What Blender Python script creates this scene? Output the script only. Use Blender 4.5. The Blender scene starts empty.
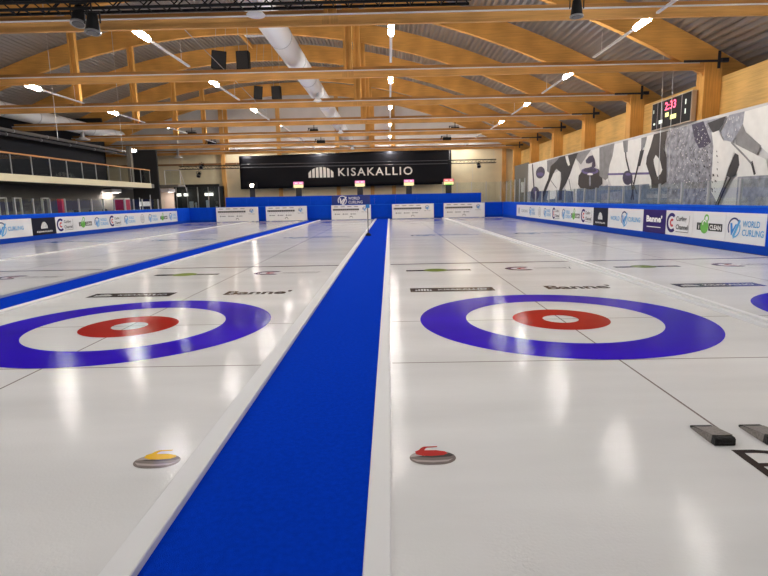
import bpy, math, random
from mathutils import Vector, Matrix
random.seed(4)
SC = bpy.context.scene
COL = SC.collection

# ------------------------------------------------------------------ camera, world, exposure
F_PX, CAM_H, PITCH, YAW, ROLL = 541.5, 1.579, 0.16086, 0.012996, -0.019429
fwd = Vector((-math.sin(YAW)*math.cos(PITCH), math.cos(YAW)*math.cos(PITCH), -math.sin(PITCH)))
r0 = Vector((math.cos(YAW), math.sin(YAW), 0)); u0 = r0.cross(fwd)
RT = math.cos(ROLL)*r0 + math.sin(ROLL)*u0
UP = -math.sin(ROLL)*r0 + math.cos(ROLL)*u0
cam = bpy.data.objects.new('camera', bpy.data.cameras.new('camera'))
COL.objects.link(cam)
M = Matrix((RT, UP, -fwd)).transposed().to_4x4(); M.translation = (0, 0, CAM_H)
cam.matrix_world = M
cam.data.sensor_width = 36; cam.data.lens = 36*F_PX/768
cam.data.clip_start = 0.05; cam.data.clip_end = 300
SC.camera = cam
SC.view_settings.view_transform = 'Standard'; SC.view_settings.look = 'None'
SC.view_settings.gamma = 1; SC.view_settings.exposure = 1.12
SC.view_settings.use_curve_mapping = False
w = bpy.data.worlds.new('world'); SC.world = w; w.use_nodes = True
w.node_tree.nodes['Background'].inputs[0].default_value = (0.8, 0.85, 1, 1)
w.node_tree.nodes['Background'].inputs[1].default_value = 0.15
LAMP = 104.0          # radiance of the strip lamps
SC.cycles.max_bounces = 8; SC.cycles.diffuse_bounces = 5; SC.cycles.glossy_bounces = 4
SC.cycles.transparent_max_bounces = 24

def at(x, y, axis, val):
    """point of the plane axis=val seen at photograph pixel x, y"""
    d = fwd*F_PX + RT*(x-384) + UP*(288-y)
    o = Vector((0, 0, CAM_H)); return o + d*((val-o[axis])/d[axis])

# ------------------------------------------------------------------ materials
MT = {}
def mat(name, col, rough=0.5, metal=0.0, emit=0.0, spec=None, noise=0.0, nscale=8.0, bump=0.0, bscale=40.0, stretch=(1,1,1)):
    if name in MT: return MT[name]
    m = bpy.data.materials.new(name); m.use_nodes = True
    nt = m.node_tree; b = nt.nodes['Principled BSDF']
    b.inputs['Base Color'].default_value = (*col, 1); b.inputs['Roughness'].default_value = rough
    b.inputs['Metallic'].default_value = metal
    if spec is not None: b.inputs['Specular IOR Level'].default_value = spec
    if emit:
        b.inputs['Emission Color'].default_value = (*col, 1); b.inputs['Emission Strength'].default_value = emit
    tc = nt.nodes.new('ShaderNodeTexCoord'); mp = nt.nodes.new('ShaderNodeMapping')
    mp.inputs['Scale'].default_value = stretch; nt.links.new(tc.outputs['Object'], mp.inputs[0])
    if noise:
        n = nt.nodes.new('ShaderNodeTexNoise'); n.inputs['Scale'].default_value = nscale; n.inputs['Detail'].default_value = 5
        nt.links.new(mp.outputs[0], n.inputs['Vector'])
        mx = nt.nodes.new('ShaderNodeMix'); mx.data_type = 'RGBA'
        mx.inputs[6].default_value = (*[c*(1-noise) for c in col], 1)
        mx.inputs[7].default_value = (*[min(1, c*(1+noise)) for c in col], 1)
        rp = nt.nodes.new('ShaderNodeMapRange'); rp.inputs[1].default_value = .3; rp.inputs[2].default_value = .7
        nt.links.new(n.outputs[0], rp.inputs[0]); nt.links.new(rp.outputs[0], mx.inputs[0])
        nt.links.new(mx.outputs[2], b.inputs['Base Color'])
    if bump:
        n2 = nt.nodes.new('ShaderNodeTexNoise'); n2.inputs['Scale'].default_value = bscale; n2.inputs['Detail'].default_value = 3
        nt.links.new(mp.outputs[0], n2.inputs['Vector'])
        bp = nt.nodes.new('ShaderNodeBump'); bp.inputs['Strength'].default_value = bump; bp.inputs['Distance'].default_value = .02
        nt.links.new(n2.outputs[0], bp.inputs['Height']); nt.links.new(bp.outputs[0], b.inputs['Normal'])
    MT[name] = m; return m

def ice(name, col, noise=.05, rough=.05):
    """painted ice: pebbled, wet-looking surface over colour; texture in world metres"""
    if name in MT: return MT[name]
    m = bpy.data.materials.new(name); m.use_nodes = True
    nt = m.node_tree; b = nt.nodes['Principled BSDF']
    b.inputs['Roughness'].default_value = rough; b.inputs['IOR'].default_value = 1.31
    b.inputs['Specular IOR Level'].default_value = .06
    g = nt.nodes.new('ShaderNodeNewGeometry')
    mp = nt.nodes.new('ShaderNodeMapping'); mp.inputs['Scale'].default_value = (.25, 1.1, 1)
    nt.links.new(g.outputs['Position'], mp.inputs[0])
    n = nt.nodes.new('ShaderNodeTexNoise'); n.inputs['Scale'].default_value = 1.0; n.inputs['Detail'].default_value = 6
    nt.links.new(mp.outputs[0], n.inputs['Vector'])
    rp = nt.nodes.new('ShaderNodeMapRange'); rp.inputs[1].default_value = .35; rp.inputs[2].default_value = .65
    nt.links.new(n.outputs[0], rp.inputs[0])
    mx = nt.nodes.new('ShaderNodeMix'); mx.data_type = 'RGBA'
    mx.inputs[6].default_value = (*[c*(1-noise) for c in col], 1); mx.inputs[7].default_value = (*[min(1, c*(1+noise)) for c in col], 1)
    nt.links.new(rp.outputs[0], mx.inputs[0]); nt.links.new(mx.outputs[2], b.inputs['Base Color'])
    # pebble
    v = nt.nodes.new('ShaderNodeTexNoise'); v.inputs['Scale'].default_value = 55; v.inputs['Detail'].default_value = 2
    nt.links.new(g.outputs['Position'], v.inputs['Vector'])
    v2 = nt.nodes.new('ShaderNodeTexNoise'); v2.inputs['Scale'].default_value = 5; v2.inputs['Detail'].default_value = 2
    nt.links.new(g.outputs['Position'], v2.inputs['Vector'])
    bp = nt.nodes.new('ShaderNodeBump'); bp.inputs['Strength'].default_value = .5; bp.inputs['Distance'].default_value = .0022
    nt.links.new(v.outputs[0], bp.inputs['Height'])
    bp2 = nt.nodes.new('ShaderNodeBump'); bp2.inputs['Strength'].default_value = .15; bp2.inputs['Distance'].default_value = .006
    nt.links.new(v2.outputs[0], bp2.inputs['Height']); nt.links.new(bp.outputs[0], bp2.inputs['Normal'])
    nt.links.new(bp2.outputs[0], b.inputs['Normal'])
    MT[name] = m; return m

def wood(name, col, axis='X', scale=1.0, rough=.5, lam=.045):
    """glued timber: long grain, fine knots and thin lamination lines"""
    if name in MT: return MT[name]
    m = bpy.data.materials.new(name); m.use_nodes = True
    nt = m.node_tree; b = nt.nodes['Principled BSDF']; b.inputs['Roughness'].default_value = rough
    b.inputs['Specular IOR Level'].default_value = .3
    tc = nt.nodes.new('ShaderNodeTexCoord'); mp = nt.nodes.new('ShaderNodeMapping')
    s = {'X': (.7, 14, 14), 'Y': (14, .7, 14), 'Z': (14, 14, .7)}[axis]
    mp.inputs['Scale'].default_value = [k*scale for k in s]
    nt.links.new(tc.outputs['Object'], mp.inputs[0])
    n = nt.nodes.new('ShaderNodeTexNoise'); n.inputs['Scale'].default_value = 1.3; n.inputs['Detail'].default_value = 7; n.inputs['Roughness'].default_value = .65
    nt.links.new(mp.outputs[0], n.inputs['Vector'])
    n2 = nt.nodes.new('ShaderNodeTexNoise'); n2.inputs['Scale'].default_value = .8; n2.inputs['Detail'].default_value = 1
    nt.links.new(tc.outputs['Object'], n2.inputs['Vector'])
    ad = nt.nodes.new('ShaderNodeMath'); ad.operation = 'ADD'
    nt.links.new(n.outputs[0], ad.inputs[0]); nt.links.new(n2.outputs[0], ad.inputs[1])
    rp = nt.nodes.new('ShaderNodeValToRGB')
    rp.color_ramp.elements[0].position = .36; rp.color_ramp.elements[0].color = (*[c*.76 for c in col], 1)
    rp.color_ramp.elements[1].position = .62; rp.color_ramp.elements[1].color = (*[min(1, c*1.18) for c in col], 1)
    hf = nt.nodes.new('ShaderNodeMath'); hf.operation = 'MULTIPLY'; hf.inputs[1].default_value = .5
    nt.links.new(ad.outputs[0], hf.inputs[0]); nt.links.new(hf.outputs[0], rp.inputs[0])
    nt.links.new(rp.outputs[0], b.inputs['Base Color'])
    MT[name] = m; return m

WOOD = (.68, .345, .085)
wx = wood('timber_along_x', WOOD, 'X'); wz = wood('timber_along_z', WOOD, 'Z'); wy = wood('timber_along_y', WOOD, 'Y')
wtie = wood('timber_tie', (.72, .38, .115), 'X')
wpan = wood('timber_panel', (.66, .40, .125), 'Y')
wpost = wood('timber_post', (.62, .34, .11), 'Z')
black = mat('black_metal', (.005, .005, .006), .6, spec=.25)
steel = mat('galvanised', (.55, .56, .58), .38, .7)
deckm = mat('roof_sheet', (.40, .40, .41), .30, .7)
whitep = mat('white_paint', (.80, .80, .80), .4)
duct_m = mat('duct_metal', (.80, .82, .84), .35, .25)
blue_m = mat('blue_foam', (.001, .062, .58), .65, spec=.08, noise=.06, nscale=3)
carpet_m = mat('blue_carpet', (.0005, .045, .60), .95, spec=.02, noise=.08, nscale=30, bump=.5, bscale=300)
foam_m = mat('white_foam', (.78, .79, .81), .5)
foamg_m = mat('grey_foam', (.42, .44, .47), .6)
bannerw = mat('banner_white', (.72, .73, .76), .4)
navy = mat('print_navy', (.005, .005, .018), .55, spec=.2)
purple = mat('print_purple', (.022, .008, .13), .55, spec=.2)
pr_blue = mat('print_blue', (.02, .22, .62), .5); pr_light = mat('print_light_blue', (.09, .36, .68), .5)
pr_navy = mat('print_dark_navy', (.01, .02, .14), .5)
pr_white = mat('print_white', (.85, .85, .85), .5); pr_black = mat('print_black', (.015, .015, .02), .5)
pr_green = mat('print_green', (.12, .42, .06), .5); pr_red = mat('print_red', (.55, .03, .04), .5)
pr_grey = mat('print_grey', (.30, .30, .32), .5); pr_cream = mat('print_cream', (.88, .86, .80), .6)
darkwall = mat('dark_wall', (.035, .032, .028), .7, noise=.15, nscale=2)
greywall = mat('grey_wall', (.16, .15, .13), .8)
rubber = mat('black_rubber', (.010, .010, .011), .6, bump=.5, bscale=60)
rubberg = mat('worn_rubber_top', (.27, .245, .23), .75, noise=.22, nscale=55, bump=.6, bscale=120)
ice_w = ice('ice_white', (.775, .778, .785), .07)
PAINT = {k: ice('ice_'+k, c, n) for k, c, n in [('blue', (.022, .003, .56), .14), ('red', (.44, .020, .018), .10), ('line', (.26, .22, .22), .05),
    ('hog', (.13, .06, .09), .1), ('black', (.02, .02, .025), .1), ('grey', (.17, .16, .16), .1), ('text', (.05, .042, .042), .1), ('purple', (.12, .04, .16), .1),
    ('green', (.22, .30, .05), .1), ('deep', (.03, .04, .30), .1), ('white', (.80, .79, .76), .04), ('stone', (.22, .19, .18), .2),
    ('stone_dark', (.085, .075, .075), .2), ('stone_light', (.46, .40, .39), .15), ('handle_red', (.50, .05, .045), .1), ('handle_yellow', (.78, .48, .03), .08), ('cyan', (.16, .33, .50), .1)]}

def glassmat():
    m = bpy.data.materials.new('clear_glass'); m.use_nodes = True; nt = m.node_tree; nt.nodes.clear()
    o = nt.nodes.new('ShaderNodeOutputMaterial'); t = nt.nodes.new('ShaderNodeBsdfTransparent'); t.inputs[0].default_value = (.93, .96, .955, 1)
    g = nt.nodes.new('ShaderNodeBsdfGlossy'); g.inputs['Roughness'].default_value = .03; g.inputs[0].default_value = (.9, .95, .95, 1)
    mx = nt.nodes.new('ShaderNodeMixShader'); mx.inputs[0].default_value = .05
    nt.links.new(t.outputs[0], mx.inputs[1]); nt.links.new(g.outputs[0], mx.inputs[2])
    nt.links.new(mx.outputs[0], o.inputs[0]); return m
glass = glassmat()

def emis(name, col, s):
    m = bpy.data.materials.new(name); m.use_nodes = True; b = m.node_tree.nodes['Principled BSDF']
    b.inputs['Base Color'].default_value = (.1, .1, .1, 1); b.inputs['Emission Color'].default_value = (*col, 1); b.inputs['Emission Strength'].default_value = s
    return m
lamp_e = emis('lamp_glow', (1.0, .955, .895), LAMP)
lamp_d = emis('lamp_dim', (1.0, .95, .82), 1.6)
lamp_w = emis('lamp_white', (1.0, .90, .78), 26)

# ------------------------------------------------------------------ mesh helpers
class MB:
    def __init__(s): s.v = []; s.f = []; s.m = []; s.k = 0; s.sm = []
    def add(s, vs, fs, smooth=False):
        o = len(s.v); s.v += [tuple(p) for p in vs]
        for f in fs: s.f.append([o+i for i in f]); s.m.append(s.k); s.sm.append(smooth)
        return s
    def mk(s, k): s.k = k; return s
    def box(s, x0, x1, y0, y1, z0, z1):
        return s.add([(x0,y0,z0),(x1,y0,z0),(x1,y1,z0),(x0,y1,z0),(x0,y0,z1),(x1,y0,z1),(x1,y1,z1),(x0,y1,z1)],
            [(0,3,2,1),(4,5,6,7),(0,1,5,4),(1,2,6,5),(2,3,7,6),(3,0,4,7)])
    def bbox(s, x0, x1, y0, y1, z0, z1, b=.01):
        """box with bevelled long edges"""
        vs = []
        for z, i in ((z0, b), (z0+b, 0), (z1-b, 0), (z1, b)):
            vs += [(x0+i,y0+i,z),(x1-i,y0+i,z),(x1-i,y1-i,z),(x0+i,y1-i,z)]
        fs = [(0,3,2,1),(12,13,14,15)]
        for r in range(3):
            for i in range(4): j = (i+1) % 4; fs.append((r*4+i, r*4+j, r*4+4+j, r*4+4+i))
        return s.add(vs, fs)
    def cyl(s, a, b, r, n=12, r2=None, caps=True):
        a, b = Vector(a), Vector(b); d = (b-a).normalized(); r2 = r if r2 is None else r2
        u = d.orthogonal().normalized(); v = d.cross(u)
        vs = [a+(u*math.cos(t)+v*math.sin(t))*r for t in [2*math.pi*i/n for i in range(n)]]
        vs += [b+(u*math.cos(t)+v*math.sin(t))*r2 for t in [2*math.pi*i/n for i in range(n)]]
        s.add(vs, [(i, (i+1) % n, n+(i+1) % n, n+i) for i in range(n)], True)
        if caps: s.add(vs, [tuple(reversed(range(n))), tuple(range(n, 2*n))])
        return s
    def lathe(s, c, prof, n=16):
        vs = [(c[0]+r*math.cos(2*math.pi*i/n), c[1]+r*math.sin(2*math.pi*i/n), c[2]+z) for r, z in prof for i in range(n)]
        fs = [(k*n+i, k*n+(i+1) % n, (k+1)*n+(i+1) % n, (k+1)*n+i) for k in range(len(prof)-1) for i in range(n)]
        return s.add(vs, fs, True)
    def build(s, name, mats, parent=None, loc=None):
        me = bpy.data.meshes.new(name); me.from_pydata(s.v, [], s.f)
        for m in (mats if isinstance(mats, (list, tuple)) else [mats]): me.materials.append(m)
        for p, k, q in zip(me.polygons, s.m, s.sm): p.material_index = k; p.use_smooth = q
        me.update(); o = bpy.data.objects.new(name, me); COL.objects.link(o)
        if parent: o.parent = parent
        if loc: o.location = loc
        return o

def tag(o, label=None, cat=None, group=None, kind=None):
    if label: o['label'] = label
    if cat: o['category'] = cat
    if group: o['group'] = group
    if kind: o['kind'] = kind
    return o
def thing(name, label, cat, loc=(0, 0, 0), group=None, rz=0):
    o = bpy.data.objects.new(name, None); COL.objects.link(o); o.location = loc; o.rotation_euler.z = rz
    o.empty_display_size = .2
    return tag(o, label, cat, group)
def struct(o): o['kind'] = 'structure'; return o
def copy_tree(o, parent=None, skip=()):
    c = o.copy(); COL.objects.link(c); c.parent = parent
    for ch in list(o.children):
        if ch.name.split('.')[0] not in skip: copy_tree(ch, c, skip)
    return c

# flat prints: polygons and lettering in a (u, v) plane, each with a small lift
_T = {}
def text_poly(s, h, bold=0.0, sp=1.0):
    k = (s, bold, sp)
    if k not in _T:
        c = bpy.data.curves.new('t', 'FONT'); c.body = s; c.size = 1; c.offset = bold; c.resolution_u = 3; c.space_character = sp; c.fill_mode = 'FRONT'
        o = bpy.data.objects.new('t', c); me = bpy.data.meshes.new_from_object(o)
        V = [(v.co.x, v.co.y) for v in me.vertices]; Fc = [tuple(p.vertices) for p in me.polygons]
        x0 = min(v[0] for v in V); x1 = max(v[0] for v in V); y0 = min(v[1] for v in V); y1 = max(v[1] for v in V)
        _T[k] = ([(x-x0, y-y0) for x, y in V], Fc, x1-x0, y1-y0)
        bpy.data.objects.remove(o); bpy.data.curves.remove(c); bpy.data.meshes.remove(me)
    return _T[k]
class Print:
    def __init__(s, O, U, V, N, lift=.002):
        s.O, s.U, s.V, s.N = Vector(O), Vector(U), Vector(V), Vector(N); s.lift = lift; s.mb = MB(); s.mats = []; s.L = 0
    def p(s, u, v): return s.O + s.U*u + s.V*v + s.N*(s.lift*s.L)
    def m(s, mt, L=None):
        if mt not in s.mats: s.mats.append(mt)
        s.mb.k = s.mats.index(mt)
        s.L = s.L + 1 if L is None else L
        return s
    def poly(s, pts):
        s.mb.add([s.p(*q) for q in pts], [tuple(range(len(pts)))]); return s
    def rect(s, u0, v0, u1, v1): return s.poly([(u0,v0),(u1,v0),(u1,v1),(u0,v1)])
    def disc(s, cu, cv, ru, rv=None, n=32):
        rv = ru if rv is None else rv
        return s.poly([(cu+ru*math.cos(2*math.pi*i/n), cv+rv*math.sin(2*math.pi*i/n)) for i in range(n)])
    def arc(s, cu, cv, r0, r1, a0, a1, n=24, sq=1):
        a = [math.radians(a0+(a1-a0)*i/n) for i in range(n+1)]
        vs = [s.p(cu+r0*math.cos(t)*sq, cv+r0*math.sin(t)) for t in a] + [s.p(cu+r1*math.cos(t)*sq, cv+r1*math.sin(t)) for t in a]
        s.mb.add(vs, [(i, n+1+i, n+2+i, i+1) for i in range(n)]); return s
    def line(s, pts, w):
        for (a, b), (c, d) in zip(pts, pts[1:]):
            dx, dy = c-a, d-b; l = math.hypot(dx, dy) or 1; nx, ny = -dy/l*w/2, dx/l*w/2
            s.poly([(a-nx, b-ny), (c-nx, d-ny), (c+nx, d+ny), (a+nx, b+ny)])
        return s
    def text(s, t, u, v, w=None, h=None, bold=0.0, center=False, sp=1.0):
        V, Fc, W, H = text_poly(t, 1, bold, sp)
        sy = h/H if h else w/W; sx = w/W if w else sy
        if center: u -= W*sx/2
        s.mb.add([s.p(u+x*sx, v+y*sy) for x, y in V], Fc); return s
    def build(s, name, parent): return s.mb.build(name, s.mats, parent)

# logos; P is centred at (u, v), h is the height
def lg_world(P, u, v, h, wide=True, ink=pr_light, ink2=pr_blue, ink3=pr_navy, split=False):
    r = h*.5
    P.m(ink3).arc(u, v, r*.82, r, 60, 215); P.arc(u, v, r*.82, r, 35, 60)
    P.m(ink, P.L).arc(u, v, r*.84, r, -95, 20)
    P.m(ink2).poly([(u-.62*r, v+.45*r), (u-.30*r, v+.45*r), (u-.18*r, v-.20*r), (u+.22*r, v+.35*r), (u+.45*r, v+.35*r), (u-.28*r, v-.75*r), (u-.42*r, v-.75*r)])
    P.m(ink).poly([(u+.10*r, v-.30*r), (u+.75*r, v+.85*r), (u+1.0*r, v+.70*r), (u+.35*r, v-.55*r), (u+.02*r, v-1.15*r), (u-.18*r, v-.75*r)])
    if wide and not split:
        P.m(ink).text('WORLD', u+1.3*r, v+.12*r, w=2.5*r, h=.62*r, bold=.02).text('CURLING', u+1.3*r, v-.72*r, w=3.1*r, h=.62*r, bold=.02)
    if split:
        P.m(ink).text('WORLD', u-4.4*r, v-.3*r, w=3.0*r, h=.6*r, bold=.02).text('CURLING', u+1.25*r, v-.3*r, w=3.4*r, h=.6*r, bold=.02)
def lg_channel(P, u, v, h, ink=pr_black, ring=purple, core=pr_red):
    r = h*.5
    P.m(ring).arc(u, v, r*.66, r, 50, 310)
    P.m(core).arc(u+.1*r, v, r*.18, r*.42, 50, 310)
    P.m(ink).text('Curling', u+.9*r, v+.08*r, w=1.9*r, h=.6*r, bold=.02).text('Channel', u+.9*r, v-.62*r, w=2.2*r, h=.5*r, bold=.02)
    P.line([(u+.9*r, v-.85*r), (u+3.2*r, v-.85*r), (u+3.35*r, v+.8*r)], .05*r)
def lg_clean(P, u, v, h, ball=pr_green, bar=pr_black, tx=pr_white):
    r = h*.5
    P.m(bar).rect(u-1.5*r, v-.62*r, u-.75*r, v+.10*r).rect(u+.5*r, v-.62*r, u+2.7*r, v+.10*r)
    P.m(ball).disc(u-.2*r, v-.25*r, .68*r).arc(u+.1*r, v+.55*r, .22*r, .40*r, -60, 200)
    P.m(tx).arc(u-.2*r, v+.05*r, .22*r, .34*r, 20, 210).text('i', u-1.2*r, v-.5*r, w=.14*r, h=.5*r).text('CLEAN', u+.7*r, v-.50*r, w=1.8*r, h=.46*r, bold=.03)
def lg_kisa(P, u, v, h, w, bg=navy, fg=pr_white):
    P.m(bg).rect(u-w/2, v-h/2, u+w/2, v+h/2)
    P.m(fg); r = h*.32; cy = v-.14*h
    for i in range(6):
        x0 = -r+i*(2*r/6)+.03*r; x1 = x0+2*r/6-.09*r
        P.poly([(u+x0, cy), (u+x1, cy), (u+x1, cy+max(.15*r, 1.25*math.sqrt(max(0, r*r-x1*x1*.96)))), (u+x0, cy+max(.15*r, 1.25*math.sqrt(max(0, r*r-x0*x0*.96))))])
    P.text('KISAKALLIO', u, v-.36*h, w=w*.66, h=.09*h, bold=.02, center=True)
def lg_banne(P, u, v, h, w, bg=purple, fg=pr_white):
    P.m(bg).rect(u-w/2, v-h/2, u+w/2, v+h/2)
    P.m(fg).text("Banne'", u, v-.04*h, w=w*.7, h=.30*h, bold=.045, center=True)
    P.line([(u-.32*w, v-.25*h), (u+.30*w, v-.25*h)], .035*h)
def lg_emblem(P, u, v, h):
    r = h*.5
    P.m(pr_grey).arc(u, v, r*.86, r, 0, 360).arc(u-.3*r, v+.25*r, .18*r, .3*r, 0, 360).arc(u+.3*r, v+.25*r, .18*r, .3*r, 0, 360).line([(u-.7*r, v-.2*r), (u+.7*r, v-.2*r)], .14*r).line([(u-.5*r, v-.5*r), (u+.5*r, v-.5*r)], .12*r)

# ------------------------------------------------------------------ dimensions
YF, YB = 53.0, -8.0           # far and near end walls
XR, XL = 12.0, -28.5
ARC = lambda x: 11.07 - .0135*(x+8.24)**2
TD = [14.6+6*k for k in range(7)]

# ------------------------------------------------------------------ setting
struct(MB().box(XL, XR, YB, YF, -.30, -.06).build('floor', mat('concrete', (.25, .25, .25), .8, noise=.1)))
struct(MB().box(9.75, XR, YB, YF, -.06, .12).build('trim_1', mat('rubber_walk', (.05, .05, .055), .8)))
struct(MB().box(XL, -17.2, YB, YF, -.06, .12).build('trim_2', MT['rubber_walk']))
struct(MB().box(-17.2, 9.75, 46.9, YF, -.06, .10).build('trim_3', MT['rubber_walk']))
o = struct(MB().box(XR, XR+.25, YB, YF, -.06, 5.72).build('wall_right', wpan))
struct(MB().box(14.5, 14.7, YB, YF, -.06, 6.75).build('wall_outer', mat('outer_wall', (.06, .055, .05), .8)))
o = struct(MB().box(XL-.25, XL, YB, YF, -.06, 7.2).build('wall_left', darkwall))
def gable(y0, y1):
    n = 24; xs = [XL+(XR-XL)*i/n for i in range(n+1)]
    vs = [(x, y, z) for y in (y0, y1) for x in xs for z in (-.06, ARC(x)+1.1)]
    fs = []
    for k in range(2):
        for i in range(n):
            a = k*2*(n+1)+2*i; fs.append((a, a+2, a+3, a+1))
    return vs, fs
m = MB(); m.add(*gable(YF, YF+.2)); struct(m.build('wall_back', mat('gable_grey', (.60, .59, .58), .7, noise=.05, nscale=1)))
m = MB(); m.add(*gable(YB-.2, YB)); struct(m.build('wall_front', mat('front_wall', (.45, .40, .33), .8)))
# lower cream cladding of the far wall, panel joints
m = MB(); m.box(-28.4, 11.9, YF-.06, YF-.003, 3.25, 6.35).box(-15.6, 11.9, YF-.06, YF-.003, .1, 3.25)
m.mk(1)
for x in (-26, -23.5, -21, -13.2, -7.9, -2.6, 2.7, 5.4, 8.0): m.box(x-.012, x+.012, YF-.068, YF-.06, 3.25, 6.35)
struct(m.build('trim_4', [mat('cream_cladding', (.72, .64, .44), .7, noise=.06, nscale=1.2), MT['gable_grey']]))
struct(MB().box(-28.4, 11.9, YF-.28, YF-.07, 6.30, 6.50).build('trim_5', mat('dark_timber', (.10, .055, .028), .6)))
struct(MB().box(-28.4, -14.2, YF-.25, YF-.07, 5.20, 5.36).build('trim_6', mat('brown_timber', (.26, .12, .045), .6)))
for i, x in enumerate((-15.8, -10.4, -4.85, -1.6, .45, 10.95)):
    zt = ARC(x)+.9 if i != 5 else 7.0
    struct(MB().box(x-.18, x+.18, YF-.30, YF-.065, .1, zt).build('trim_%d' % (7+i), wpost))

# roof sheet: trapezoid ribs running from truss to truss, following the arch
m = MB(); pts = []; x = XL-.6; 
while x < 14.9:
    for dx, dz in ((0, 0), (.07, 0), (.105, .13), (.20, .13)): pts.append((x+dx, ARC(x+dx)+1.05+dz))
    x += .25
vs = [(a, yy, b) for yy in (YB-.3, YF+.3) for a, b in pts]; n = len(pts)
m.add(vs, [(i, i+1, n+i+1, n+i) for i in range(n-1)])
struct(m.build('ceiling', deckm))

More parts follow.
